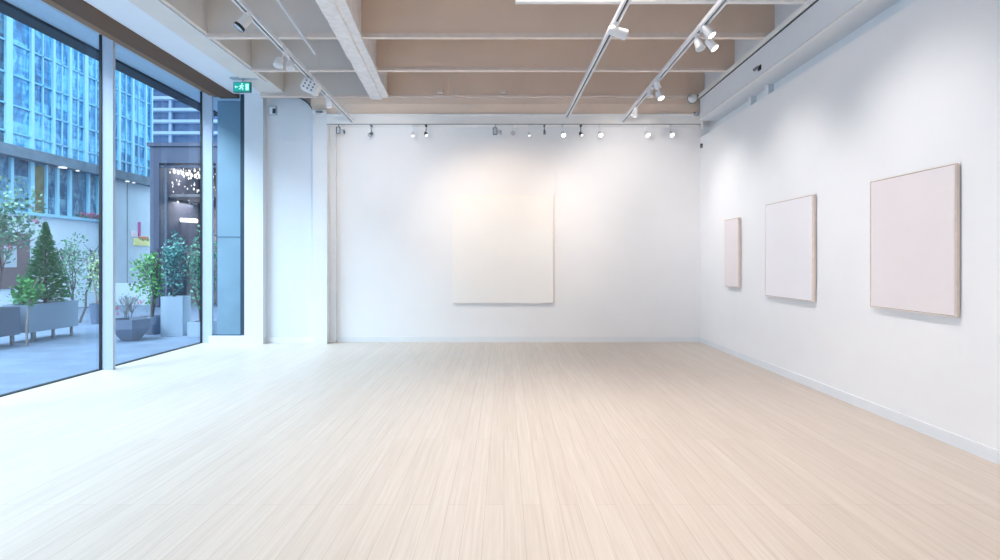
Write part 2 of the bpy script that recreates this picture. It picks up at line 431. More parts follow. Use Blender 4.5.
# ------------------------------------------------------------------ tracks and spotlights
def track(p0, p1, z, ext, label):
    a, c = atz(*p0, z), atz(*p1, z); d = (c-a).normalized(); a = a-d*ext
    t = thing('light_track', tuple((a+c)/2), label, 'light track', 'ceiling light tracks')
    side = d.cross(Vector((0, 0, 1))).normalized()
    b = MB()
    b.bar(a+side*.024, c+side*.024, .022, .05); b.bar(a-side*.024, c-side*.024, .022, .05)
    b.bar(a+Vector((0, 0, .02)), c+Vector((0, 0, .02)), .069, .012)
    b.build('rail', 'track_white', t)
    MB().bar(a+Vector((0, 0, .002)), c-d*.02+Vector((0, 0, .002)), .024, .02).build('slot', 'slot_dark', t)
    MB().bar(c, c+d*.02, .072, .052).build('end_cap', 'track_white', t)
    n = 2
    for k in range(n):
        p = a+(c-a)*((k+.5)/n)
        MB().tube([p+Vector((0, 0, .025)), Vector((p.x, p.y, ZD))], .003, 6).build('hanger', 'wire', t)
    return a, c, d
TZ = 4.07
T1 = track((237, 0), (353, 122), TZ, 3.5, 'left light track, the one near the green exit sign')
T2 = track((627, 0), (567, 116), TZ, 3.5, 'middle light track ending above the back wall')
T3 = track((724, 0), (622, 122), TZ, 3.5, 'right light track, the one nearest the right wall')

def on_track(T, Y):
    a, c, d = T; return a+d*((Y-a.y)/d.y)

def spot_head(top, center, aim, label, lit='lens_on', L=.13, r=.045, body='lamp_white', rim=None, group='spotlights on the light tracks', stem=True, parent_z=None, adapter=True):
    """top: point on underside of the track; center: middle of the lamp can; aim: direction"""
    top, center, aim = Vector(top), Vector(center), Vector(aim).normalized()
    t = thing('track_spotlight', tuple(top), label, 'spotlight', group)
    if adapter:
        MB().box(top.x-.018, top.x+.018, top.y-.045, top.y+.045, top.z-.022, top.z, .003).build('adapter', body, t)
    back = center-aim*L/2; front = center+aim*L/2
    side = aim.cross(Vector((0, 0, 1)))
    side = side.normalized() if side.length > .01 else Vector((1, 0, 0))
    b = MB()
    k0 = Vector((top.x, top.y, top.z-.015)); k1 = Vector((top.x, top.y, max(center.z, top.z-.09)))
    k1 = k0.lerp(center, .45); k1.x = top.x*.7+center.x*.3
    b.tube([k0, k1, center-aim*.02], .008, 6)
    b.build('arm', body, t)
    b = MB()
    b.tube([back, back+aim*L*.12, back+aim*L*.2, front-aim*.004, front], [r*.62, r*.82, r*.9, r, r], 20)
    b.build('housing', body, t, smooth=True)
    b = MB(); b.tube([front-aim*L*.16, front+aim*.004], [r*1.04, r*1.04], 20, cap=False); b.tube([front+aim*.004, front-aim*.004], [r*1.04, r*.88], 20, cap=False)
    b.build('rim', rim or body, t, smooth=True)
    b = MB(); b.tube([front-aim*.003, front+aim*.002], [r*.9, r*.86], 20)
    b.build('lens', lit, t, smooth=True)
    return front, aim
def th(T, px, py, zc, aim, label, off=0, **k):
    """track head seen at pixel (px,py) hanging with its can at height zc"""
    c = atz(px, py, zc); p = on_track(T, c.y+off); p.z -= .025
    return spot_head(p, c, aim, label, **k)
spots = []
# left track
th(T1, 244, 22, 3.96, (-.55, -.25, -.8), 'large white can spotlight with dark rim near the top of the left track', lit='lens_off', L=.17, r=.055, rim='lamp_black')
th(T1, 279, 62, 3.9, (-.1, -.3, -.95), 'first of two small bowl spotlights halfway down left track, with dark joint', lit='lens_off', L=.10, r=.055, off=.06)
th(T1, 290.5, 65, 3.94, (.1, -.3, -.95), 'second of two small bowl spotlights halfway down left track, all white', lit='lens_off', L=.10, r=.05, off=-.06)
th(T1, 328.5, 102, 3.94, (.2, -.2, -.95), 'slim white spotlight near the far end of the left track', lit='lens_off', L=.16, r=.04)
# perforated box projector
c = atz(311, 87, 3.92); p = on_track(T1, c.y); p.z -= .025
t = thing('track_projector', tuple(p), 'square white perforated box fixture hanging under the left track', 'light fixture')
q = Quaternion((0, 1, 0), R(28)).to_matrix().to_4x4()
b = MB(); bmesh.ops.create_cube(b.b, size=1, matrix=Matrix.Translation(c) @ q @ Matrix.Diagonal((.23, .16, .17, 1)))
bmesh.ops.bevel(b.b, geom=b.b.edges[:], offset=.02, segments=2, affect='EDGES')
b.build('housing', 'lamp_white', t)
for i in range(3):
    for j in range(3):
        b = MB()
        o = Matrix.Translation(c) @ q @ Vector(((i-1)*.06, -.081, (j-1)*.045))
        b.tube([o+Vector((0, .004, 0)), o-Vector((0, .003, 0))], .013, 10)
        b.build('vent_hole', 'lamp_grey', t)
MB().tube([p, c], .012, 8).build('arm', 'lamp_white', t)
# middle track
th(T2, 617, 32, 3.95, (.92, .1, -.25), 'white can spotlight under the middle track, pointing to the right', lit='lens_dim', L=.2, r=.055)
# right track
A = Vector((.75, .1, -.65))
th(T3, 708, 31, 3.97, (.45, -.3, -.75), 'upper lit spotlight of the cluster near the top of right track', L=.14, r=.046, off=.06)
th(T3, 711, 44, 3.90, (.45, -.3, -.75), 'lower lit spotlight of the cluster near the top of right track', L=.14, r=.046, off=-.08)
th(T3, 699, 44, 3.94, (.15, -.3, -.9), 'unlit spotlight of the cluster near the top of right track', lit='lens_off', L=.13, r=.05)
th(T3, 659.5, 95, 3.90, (.25, -.35, -.8), 'lit spotlight on a long arm towards the far end of right track', L=.12, r=.05, off=-.25)
th(T3, 657, 85, 3.97, (.4, .1, -.8), 'small unlit spotlight just behind the long arm lamp on right track', lit='lens_off', L=.11, r=.042)
th(T3, 650, 93, 3.97, (.0, -.2, -.95), 'small unlit spotlight beside the long arm lamp on right track', lit='lens_off', L=.10, r=.04)
th(T3, 635, 112.5, 3.96, (-.25, -.25, -.9), 'unlit spotlight at the far end of the right track', lit='lens_off', L=.13, r=.048)
# heads under the header
def hh(px, py, aim, label, **k):
    Y = 10.14 if 'Y' not in k else k.pop('Y')
    c = at(px, py, Y-.03); top = Vector((k.pop('tx', c.x), Y, HB-.002))
    return spot_head(top, c, aim, label, group='small spotlights under the back wall header', **k)
small = dict(L=.09, r=.034)
hh(371, 134, (-.4, -.6, -.6), 'small grey spotlight under the header, above the left part of back wall', lit='lens_off', body='lamp_grey', **small)
hh(413, 134, (.1, -.5, -.8), 'left pale spotlight of the pair left of the big canvas', lit='lens_dim', **small)
hh(426, 134, (.3, -.6, -.7), 'right spotlight with black body of the pair left of the big canvas', lit='lens_dim', body='lamp_black', **small)
hh(512.5, 133, (.25, -.9, -.3), 'small spotlight with dark ring under header, right of the box fixture', lit='lens_off', rim='lamp_black', **small)
hh(529, 134, (.2, -.5, -.8), 'small pale spotlight under the header above the big canvas right edge', lit='lens_dim', L=.08, r=.026)
hh(544.5, 132, (0, -.3, -.95), 'tiny thin grey spotlight under the header, left of the first bright lamp', lit='lens_off', body='lamp_grey', L=.09, r=.022)
hh(563, 134, (.15, -.75, -.6), 'bright spotlight under the header, leftmost of the four bright ones', L=.1, r=.043)
hh(581, 134, (.3, -.6, -.6), 'black finned spotlight under header between two bright ones', lit='lens_dim', body='lamp_black', **small)
hh(600, 134, (.15, -.75, -.6), 'bright spotlight under the header, second from left of the four bright ones', L=.1, r=.043)
hh(647, 134, (.2, -.75, -.6), 'bright spotlight under the header, third from left of the four bright ones', L=.1, r=.043)
hh(671, 134, (.2, -.75, -.6), 'bright spotlight under the header, nearest the right wall', L=.1, r=.043)
# two boxy fixtures under the header
def boxfix(px, py, w, h, label):
    c = at(px, py, 10.1)
    t = thing('box_spotlight', (c.x, c.y, HB-.002), label, 'light fixture', 'boxy fixtures under the back wall header')
    MB().box(c.x-w/2, c.x, c.y-.03, c.y+.03, c.z-h/2, c.z+h/2, .008).build('housing', 'lens_off', t)
    MB().tube([(c.x+.005, c.y, c.z-.01), (c.x+w*.55, c.y, c.z-.02)], h*.33, 14).build('lamp_barrel', 'lens_off', t)
    b = MB()
    for s in (-1, 1):
        b.box(c.x-w/2-.004, c.x+.004, c.y-.033, c.y-.028, c.z+s*h/2-.005, c.z+s*h/2+.005)
    b.box(c.x-w/2-.005, c.x-w/2+.005, c.y-.033, c.y-.028, c.z-h/2, c.z+h/2); b.box(c.x-.005, c.x+.005, c.y-.033, c.y-.028, c.z-h/2, c.z+h/2)
    b.build('edge_trim', 'lamp_black', t)
    MB().tube([(c.x+w*.5, c.y, c.z-.02), (c.x+w*.57, c.y, c.z-.02)], h*.36, 14).build('rim', 'lamp_black', t)
    MB().tube([(c.x-w/4, c.y, c.z), (c.x-w/4, c.y, HB-.002)], .008, 6).build('arm', 'lamp_grey', t)
boxfix(340.5, 130.5, .13, .115, 'grey boxy fixture under left end of the header near column')
boxfix(497, 131.5, .14, .12, 'dark edged boxy fixture under the header above the big canvas')

# ------------------------------------------------------------------ small things
# exit sign
Y = 9.2
cx = xat(242.5, Y); zt, zb = zat(82.2, Y), zat(92.6, Y); w = 17.5*Y/F
t = thing('exit_sign', (cx, Y, 4.58), 'green lit exit sign with white running figure hanging beside the window', 'exit sign')
MB().box(cx-w/2, cx+w/2, Y-.02, Y+.02, zb, zt, .004).build('case', 'sign_case', t)
fc = MB().box(cx-w/2+.012, cx+w/2-.012, Y-.026, Y-.018, zb+.012, zt-.012).build('sign_face', 'sign_green', t)
zc = (zt+zb)/2
b = MB(); yy = Y-.028
def st2(pts, r): b.tube([(cx+x, yy, zc+z) for x, z in pts], r, 6)
st2([(.0, .03), (-.008, -.005)], .013)              # torso
b.tube([(cx+.006, yy-.004, zc+.05), (cx+.006, yy+.004, zc+.05)], .012, 10)
st2([(-.008, -.005), (.02, -.02), (.015, -.05)], .008); st2([(-.008, -.005), (-.022, -.03), (-.045, -.035)], .008)
st2([(.0, .026), (.028, .01), (.04, .02)], .006); st2([(.0, .026), (-.026, .022), (-.034, .0)], .006)
b.build('running_figure', 'sign_white', fc)
b = MB()
b.box(cx+.065, cx+.115, yy-.002, yy+.004, zc-.055, zc+.05)
b.build('door_symbol', 'sign_white', fc)
b = MB()
b.bar((cx-.115, yy, zc), (cx-.06, yy, zc), .006, .012)
b.prism([(cx-.12, zc), (cx-.095, zc+.025), (cx-.095, zc-.025)], 'y', yy-.002, yy+.004)
b.build('arrow', 'sign_white', fc)
MB().box(xat(231, Y), xat(257, Y), Y-.05, Y+.05, 4.555, 4.578, .004).build('mount_plate', 'steel', t)
MB().tube([(cx, Y, 4.56), (cx, Y, zt)], .012, 8).build('stem', 'steel', t)
# thermostat on pier
c = at(273, 111, 10.2)
t = thing('wall_thermostat', tuple(c), 'small square grey control box high on the left pier', 'control box')
MB().box(c.x-.08, c.x+.08, c.y-.025, c.y+.0, c.z-.085, c.z+.085, .008).build('case', 'switch_grey', t)
MB().box(c.x-.0, c.x+.06, c.y-.03, c.y-.024, c.z-.055, c.z+.04, .004).build('screen', 'frame_blue', t)
MB().box(c.x-.055, c.x+.055, c.y-.028, c.y-.0245, c.z-.068, c.z+.068).build('cover', 'cool_paint', t)
# bracket on column
c = at(320, 114, 10.0)
t = thing('column_bracket', (c.x, c.y, 4.2), 'white bracket with a curved arm on top of the column', 'bracket')
MB().box(c.x-.13, c.x+.11, 9.96, 10.12, 4.2, 4.26, .006).build('plate', 'white_paint', t)
MB().box(c.x-.06, c.x+.06, 9.94, 9.97, 4.2, 4.235).build('vent', 'lamp_grey', t)
b = MB(); b.tube([(c.x+.06, 10.03, 4.2), (c.x, 10.03, 4.2)] + [(c.x+.0-.14*math.sin(k/6*PI/2), 10.03, 4.03+.15*math.cos(k/6*PI/2)) for k in range(7)], .018, 8)
b.build('curved_arm', 'white_paint', t)
# round detector on the last beam
c = at(693, 98, 9.83)
t = thing('round_detector', tuple(c), 'round white detector on the ceiling beam near the right wall', 'detector')
MB().tube([(c.x, 9.88, c.z), (c.x, 9.84, c.z), (c.x, 9.80, c.z), (c.x, 9.775, c.z)], [.078, .078, .065, .03], 24).build('dome', 'lamp_white', t, smooth=True)
MB().tube([(c.x, 9.885, c.z), (c.x, 9.87, c.z)], .086, 24).build('base_ring', 'lamp_grey', t)
MB().tube([(c.x+.05, 9.87, c.z+.02), (BX+.02, 9.85, c.z+.09)], .012, 8).build('arm', 'lamp_grey', t)
# black sensor on the bulkhead
y = BX*F/(760-VX); z = zat(69, y)
t = thing('wall_sensor', (BX, y, z), 'small black sensor with a stub arm on the right bulkhead', 'sensor')
MB().box(BX-.012, BX, y-.04, y+.04, z-.02, z+.05, .003).build('plate', 'lamp_black', t)
MB().tube([(BX-.008, y, z+.02), (BX-.06, y-.02, z+.0)], .016, 8).build('stub_arm', 'lamp_black', t)
MB().tube([(BX-.05, y-.05, z+.01), (BX-.09, y+.0, z-.02)], .02, 10).build('sensor_head', 'lamp_grey', t)
# black sensor in corner
c = at(700.5, 146, 10.2)
t = thing('corner_sensor', (WR, c.y, c.z), 'tiny black sensor in the top right corner of the room', 'sensor')
MB().box(WR-.03, WR, c.y-.03, c.y+.03, c.z-.03, c.z+.04, .004).build('case', 'lamp_black', t)
MB().tube([(WR-.02, c.y-.03, c.z), (WR-.05, c.y-.06, c.z-.03)], .015, 8).build('lens', 'lamp_grey', t)
# junction boxes on flanges
for px, py, Y, lab in ((440, 97, 9.86, 'small junction box on the last beam, right of the big pale beam'), (503, 98, 9.86, 'small junction box on the last beam in mid ceiling'), (663, 112.5, 10.14, 'small pale junction box on the header under the right track'), (370, 94, 9.86, 'small junction box where the big pale beam meets the last beam')):
    c = at(px, py, Y)
    if py > 110:
        tag(MB().box(c.x-.05, c.x+.05, HY-.02, HY+.04, HT, HT+.045, .006).build('junction_box', 'flange_paint'), lab, 'junction box', 'junction boxes')
    else:
        tag(MB().box(c.x-.05, c.x+.05, Y-.03, 9.93, 4.526, 4.58, .006).build('junction_box', 'flange_paint'), lab, 'junction box', 'junction boxes')
# bracket at right end of header
t = thing('header_bracket', (3.55, 10.1, 4.1), 'white pipe bracket at the right end of the header', 'bracket')
x = 3.60
MB().tube([(x-.25, 10.14, 4.26), (x+.18, 10.0, 4.20)], .014, 8).build('rail', 'trim_paint', t)
MB().box(x-.02, x+.02, 9.97, 10.01, 3.9, 4.22, .004).build('upright', 'trim_paint', t)
MB().tube([(x-.1, 10.05, 4.21), (x-.1, 9.97, 4.18)], .035, 12).build('clamp', 'steel', t)

# ------------------------------------------------------------------ outside
st(MB().box(-40, GX, -25, 140, -.2, -.02).box(GX, 12, BY+.2, 140, -.2, -.02).build('ground_pavement', 'pavement'))
# canopy over the glass
t = thing('window_canopy', (-6.0, 3, 4.68), 'grey canopy with dark outer edge over the street side of the window', 'canopy')
MB().box(-6.2, GX-.1, FY, 12, 4.72, 4.9).build('soffit_panel', 'canopy_grey', t)
MB().box(-5.72, -4.4, BY+.31, 11.6, 4.725, 4.9).build('shade_panel', 'canopy_grey', t)  # added over the pillar to shade its top
MB().box(-6.42, -6.15, FY, 12, 4.68, 5.0).build('edge_beam', 'canopy_dark', t)
# facade across the street
FX = -14.0
t = thing('office_building', (FX-3, 14, 0), 'blue glass office building with white mullions across the street', 'building')
y0, y1, H = 3.0, 21.9, 11.5
MB().box(FX-6, FX-.02, y0, y1, 0, 2.96).box(FX-6, FX-.02, 19.0, y1, 2.96, 4.5).build('base_wall', 'render_white', t)
MB().box(FX-6, FX-.05, 15.55, y1, 4.6, H).build('glass_wall', 'facade_glass', t)
MB().box(FX-6, FX-.05, y0, 15.55, 4.6, H).build('dark_glass_wall', 'facade_glass_dark', t)
MB().box(FX-1, FX+.3, y0, y1, 4.47, 4.78).build('ledge', 'ledge_grey', t)
lt = MB()
for y, r in ((17.2, .11), (17.8, .05), (20.15, .07), (20.5, .05)): lt.tube([(FX+.2, y, 4.468), (FX+.2, y, 4.44)], r, 10)
lt.build('ledge_light', 'bead_light', t)
MB().box(FX-1, FX+.08, y0, 19.1, 2.88, 2.97).build('window_sill', 'facade_mullion', t)
MB().box(FX-.3, FX-.06, y0, 19.0, 2.97, 4.47).build('lower_window', 'lower_glass', t)
MB().box(FX-.06, FX-.03, 16.45, 16.76, 2.99, 4.4).build('lit_window', 'window_yellow', t)
for y, w in ((14.9, .06), (15.65, .09), (16.32, .14), (16.84, .05), (17.26, .09), (17.76, .1), (18.55, .07), (19.0, .1)):
    MB().box(FX-.06, FX+.02, y-w/2, y+w/2, 2.97, 4.47).build('window_mullion', 'facade_mullion', t)
for y, w in ((13.2, .1), (14.1, .1), (15.55, .2), (16.32, .1), (16.72, .03), (17.1, .08), (17.45, .03), (17.75, .1), (18.1, .03), (18.42, .15), (18.9, .03), (19.3, .07), (19.65, .03), (20.02, .1), (20.4, .03), (20.75, .1), (21.1, .03), (21.5, .08), (21.86, .08)):
    MB().box(FX-.05, FX+(.03 if w > .05 else .0), y-w/2, y+w/2, 4.78, H).build('mullion', 'facade_mullion', t)
for z in (5.2, 5.98, 6.85, 7.75, 8.6, 9.5, 10.4, 11.4):
    MB().box(FX-.05, FX+.0, y0, y1, z-.025, z+.025).build('transom', 'facade_transom', t)
for y in (19.02, 20.45):
    MB().box(FX-.02, FX-.012, y, y+.025, 0, 4.47).build('wall_joint', 'slab_joint', t)
# notice board / doorway panel
t = thing('notice_board', (FX, 15.8, .8), 'brown notice board with white paper on wall behind the flowering tree', 'notice board')
MB().box(FX-.02, FX+.04, 15.25, 16.2, .75, 2.33, .01).build('board', 'board_brown', t)
MB().box(FX+.04, FX+.05, 15.35, 15.75, 1.35, 1.95).build('paper', 'paper', t)
# geraniums on the sill
for y, lab in ((18.2, 'leftmost pink geranium on the window ledge across the street'), (18.55, 'middle pink geranium on the window ledge across the street'), (18.9, 'rightmost pink geranium on the window ledge across the street')):
    t = thing('geranium', (FX+.03, y, 2.97), lab, 'flowers', 'geraniums on the far window ledge')
    b = MB(); bl = MB()
    for k in range(70): bl.leaf(Vector((FX+.03+random.uniform(-.05, .08), y+random.uniform(-.15, .15), 2.97+random.uniform(0, .12))), .04)
    for k in range(60): b.leaf(Vector((FX+.06+random.uniform(-.05, .08), y+random.gauss(0, .07), 3.06+random.gauss(0, .05))), .05, 1)
    bl.build('leaves', 'leaf_mid', t); b.build('blossom', 'flower_pink', t)
# distant tower
TY = 100
t = thing('balcony_tower', (xat(180, TY), TY+5, 0), 'distant pale apartment tower with rows of balconies', 'building')
xa, xb = xat(152, TY), xat(222, TY)
MB().box(xa, xb, TY, TY+10, 0, 60).build('glass_wall', 'tower_dark', t)
for k in range(20):
    z = 14+k*2.1
    MB().box(xa-.6, xb+.5, TY-1.2, TY+.1, z, z+.5).build('balcony', 'tower_white', t)
for px in (172, 203):
    MB().box(xat(px, TY)-.25, xat(px, TY)+.25, TY-.6, TY, 0, 60).build('pilaster', 'tower_white', t)
# grey framed shopfront
KY = 18.5
xa, xb = xat(150, KY), xat(222, KY); zt = zat(143, KY)
t = thing('shopfront', ((xa+xb)/2, KY, 0), 'grey framed glass shopfront with small lights inside, beyond the window', 'shopfront')
pw = 9*KY/F
MB().box(xa, xa+pw, KY, KY+3, 0, zt).box(xb-.2, xb, KY, KY+3, 0, zt).box(xa+pw, xb-.2, KY, KY+3, zat(163, KY), zt).box(xa-.06, xb+.06, KY-.08, KY+3, zt-.12, zt).build('portal_frame', 'kiosk_frame', t)
MB().box(xa+pw, xb-.2, KY+2.6, KY+3, 0, zat(163, KY)).build('back_panel', 'kiosk_inside', t)
MB().box(xa+pw, xb-.2, KY+.3, KY+2.6, zat(196, KY), zat(196, KY)+.1).build('mezzanine', 'kiosk_inside', t)
MB().box(xa+pw, xb-.2, KY+1.6, KY+2.6, 0, 1.9).build('counter', 'kiosk_floor', t)
MB().box(xa+pw, xb-.2, KY+.15, KY+.17, 0, zat(163, KY)).build('pane', 'kiosk_glass', t)
MB().box(xa+pw, xb-.2, KY+.1, KY+.2, zat(166, KY)-.03, zat(166, KY)+.03).box(xat(163, KY), xat(163, KY)+.06, KY+.1, KY+.2, 0, zat(163, KY)).build('glazing_bar', 'kiosk_frame', t)
b = MB()
for k in range(120):
    px = random.choice([168, 172, 173, 178, 183, 184, 189, 194, 199, 205, 214]); py = 168+random.random()**1.4*34
    c = at(px+random.gauss(0, 1.2), py, KY+random.uniform(.6, 1.6)); r = random.uniform(.008, .03)
    b.tube([c-Vector((0, 0, r*1.6)), c, c+Vector((0, 0, r*1.6))], [r*.3, r, r*.3], 6)
for k in range(9):
    c = at(170+k*4.2, 171+k*.8, KY+.8); b.tube([c-Vector((0, 0, .07)), c, c+Vector((0, 0, .07))], [.02, .05, .02], 8)
b.build('string_lights', 'bead_light', t)
for px0, px1, py in ((164, 177, 219), (181, 197, 220)):
    a = at(px0, py, KY+1.2); c = at(px1, py+1, KY+1.2)
    MB().tube([a, c], .075, 10).build('lamp_tube', 'bar_light', t)
# coloured wall sign
Y = 20.7
t = thing('wall_sign', (FX+.02, 20.9, 1.8), 'small yellow and orange wall sign with a magenta mark', 'sign')
def fz(px, py): return (FX*F/(px-VX), CZ+(VY-py)*(FX/(px-VX)))
def fb(px0, px1, py0, py1, m, n):
    a, za = fz(px0, py0); c, zc_ = fz(px1, py1)
    MB().box(FX-.02, FX+.03, min(a, c), max(a, c), min(za, zc_), max(za, zc_)).build(n, m, t)
fb(134, 149, 238, 246, 'sign_yellow', 'panel')
fb(138.5, 140, 222, 236, 'sign_magenta', 'vertical_lettering'); 
for k in range(4): fb(139+k*2.4, 140.6+k*2.4, 236.5, 240+(k % 2), 'sign_orange', 'lettering')
fb(132, 137, 231, 237, 'sign_pale', 'side_panel')
# concrete slab pillar right outside the return pane
t = thing('concrete_pillar', (-5.2, 11.2, 0), 'pale blue concrete pillar standing just outside the narrow end window', 'pillar')
xa = xat(217.5, 11.0)
MB().box(xa, -4.4, 11.0, 11.5, 0, 4.72).build('shaft', 'slab_concrete', t)
z = zat(237, 11)
MB().box(xa-.002, -4.4, 10.994, 11.0, z-.012, z+.012).build('joint', 'slab_joint', t)
st(MB().box(-4.75, WR+.3, BY+.2, BY+.3, 0, ZD).build('wall_back.001', 'render_white'))

# ------------------------------------------------------------------ planters and plants
def trough(Y0, Y1, z0, z1, label, m):
    X = -8.9
    t = thing('trough_planter', (X, (Y0+Y1)/2, 0), label, 'planter', 'long planters on the pavement')
    b = MB(); b.box(X-.5, X, Y0, Y1, z0, z1-.03, .006); b.box(X-.5, X-.47, Y0, Y1, z1-.03, z1); b.box(X-.03, X, Y0, Y1, z1-.03, z1)
    b.box(X-.47, X-.03, Y0, Y0+.03, z1-.03, z1); b.box(X-.47, X-.03, Y1-.03, Y1, z1-.03, z1)
    b.build('trough', m, t)
    MB().box(X-.46, X-.04, Y0+.04, Y1-.04, z1-.03, z1-.012).build('soil', 'soil', t)
    for y in (Y0+.12, (Y0+Y1)/2, Y1-.14):
        for x in (X-.45, X-.07):
            MB().box(x, x+.04, y, y+.04, -.02, z0+.01).build('leg', 'lamp_grey', t)
trough(8.9, 10.12, .17, .68, 'grey trough planter on legs at the left edge, under flowering tree', 'planter_slate')
trough(10.3, 11.5, .17, .70, 'grey trough planter on legs holding the dark conifer', 'planter_grey')

def branch(b, p, d, l, r, lev, tips, spread=.6):
    p = Vector(p); d = Vector(d).normalized(); q = p+d*l
    mid = p.lerp(q, .5)+Vector((random.uniform(-1, 1), random.uniform(-1, 1), 0))*l*.06
    b.tube([p, mid, q], [r, r*.85, r*.7], 6)
    tips.append(q); tips.append(mid)
    if lev > 0:
        for k in range(random.choice((2, 3, 3))):
            nd = d+Vector((random.uniform(-1, 1), random.uniform(-1, 1), random.uniform(-.25, .7)))*spread
            branch(b, q, nd, l*random.uniform(.62, .82), r*.62, lev-1, tips, spread)
def tree(name, base, stems, height, crown, nleaf, ls, lm, bark, label, cat='tree', flowers=0, group='plants outside the window', lev=3, hgt0=None, spread=.6, fl='flower_pink', tr=1):
    base = Vector(base)
    t = thing(name, tuple(base), label, cat, group)
    b = MB(); tips = []
    for k in range(stems):
        a = random.uniform(0, 2*PI)
        dd = Vector((math.cos(a)*.18, math.sin(a)*.18, 1)) if stems > 1 else Vector((.03, .02, 1))
        branch(b, base+Vector((math.cos(a)*.03, math.sin(a)*.03, 0)), dd, height*(hgt0 or .36), tr*(.016+.012*height/2), lev, tips, spread)
    b.build('trunk', bark, t)
    (cxo, cyo, cz), (rx, ry, rz) = crown
    cc = base+Vector((cxo, cyo, cz))
    bl = MB(); n = 0; tries = 0
    hi = [p for p in tips if ((p.x-cc.x)/rx)**2+((p.y-cc.y)/ry)**2+((p.z-cc.z)/rz)**2 < 1.6]
    while n < nleaf and tries < nleaf*30:
        tries += 1
        if hi and random.random() < .55:
            p = random.choice(hi)+Vector((random.gauss(0, .09), random.gauss(0, .09), random.gauss(0, .08)))
        else:
            u = Vector((random.gauss(0, 1), random.gauss(0, 1), random.gauss(0, 1))).normalized()*(random.random()**.45)
            p = cc+Vector((u.x*rx, u.y*ry, u.z*rz))
        if ((p.x-cc.x)/rx)**2+((p.y-cc.y)/ry)**2+((p.z-cc.z)/rz)**2 > 1.15: continue
        bl.leaf(p, ls*random.uniform(.7, 1.3)); n += 1
    bl.build('foliage', lm, t)
    if flowers:
        bf = MB()
        for k in range(flowers):
            u = Vector((random.gauss(0, 1), random.gauss(0, 1), random.gauss(0, 1))).normalized()
            p = cc+Vector((u.x*rx, u.y*ry, u.z*rz))*.9
            for j in range(10): bf.leaf(p+Vector((random.gauss(0, .02), random.gauss(0, .02), random.gauss(0, .02))), .035, 1)
        bf.build('blossom', fl, t)
    return t
# flowering tree in the left trough
tree('flowering_tree', (-9.12, 9.85, .66), 2, 1.9, ((.05, .15, 1.65), (.62, .62, .78)), 1100, .055, 'leaf_grey', 'bark', 'loose grey green flowering tree at the left edge of the window', flowers=4, spread=.75, tr=.7)
# conifer
base = Vector((-9.13, 10.95, .69))
t = thing('conifer', tuple(base), 'dark green cone shaped conifer in the trough planter', 'tree', 'plants outside the window')
MB().tube([base, base+Vector((0, 0, 1.62))], [.035, .006], 8).build('trunk', 'bark', t)
b = MB()
for k in range(230):
    f = (k/230)**.85; z = .04+f*1.55; rr = .43*(1-f)+.008; a = k*2.39996+random.uniform(-.3, .3); rr *= random.uniform(.75, 1.12)
    dv = Vector((math.cos(a), math.sin(a), .18+.5*f))
    for j in range(36):
        s = random.random()**.7*rr
        p = base+Vector((0, 0, z))+Vector((math.cos(a)*s, math.sin(a)*s, .18*s-.35*s*s))
        b.leaf(p, .03*(1-.5*f), 3.6*(1-.3*f), dv+Vector((random.uniform(-1, 1), random.uniform(-1, 1), random.uniform(-.5, .6)))*.7)
b.build('foliage', 'leaf_conifer', t)
# bright small plant between the troughs
tree('young_tree', (-8.62, 9.9, -.02), 1, .75, ((0, 0, 1.0), (.25, .2, .25)), 240, .06, 'leaf_green', 'bark_pale', 'small bright green young tree in front of the trough planters', lev=1, hgt0=.95, spread=.3)
tree('leafy_shrub', (-9.15, 9.35, .66), 3, .35, ((0, .1, .17), (.25, .5, .2)), 420, .05, 'leaf_bright', 'bark', 'low bright green shrub in the trough at the left edge', 'shrub', lev=1)
tree('leafy_shrub', (-9.15, 10.45, .68), 3, .3, ((0, .0, .15), (.22, .15, .18)), 260, .05, 'leaf_mid', 'bark', 'low green shrub at the foot of the dark conifer', 'shrub', lev=1)
# grey green multi-stem tree
tree('multi_stem_tree', (-10.65, 13.75, -.02), 3, 2.1, ((-.05, .0, 1.35), (.40, .40, .95)), 900, .045, 'leaf_grey', 'bark', 'airy grey green tree with thin stems right of the conifer', spread=.42)
# pot with tall thin plant
def pot(name, x, y, r0, r1, h, m, label, seg=24, cat='planter'):
    t = thing(name, (x, y, -.02), label, cat, 'pots and planters on the pavement')
    b = MB(); b.tube([(x, y, -.02), (x, y, h*.5), (x, y, h), (x, y, h), (x, y, h-.05)], [r0, (r0+r1)/2, r1, r1-.02, r1-.03], seg)
    b.build('body', m, t, smooth=seg > 10)
    MB().tube([(x, y, h-.06), (x, y, h-.04)], r1-.025, seg).build('soil', 'soil', t)
    return t
pot('plant_pot', -10.05, 13.6, .13, .17, .47, 'planter_slate', 'small dark round pot beside the first white mullion')
tree('slender_plant', (-10.05, 13.6, .44), 3, 1.2, ((0, 0, .75), (.22, .22, .62)), 360, .045, 'leaf_yellow', 'bark_pale', 'slender yellow green plant in the small dark pot', spread=.3)
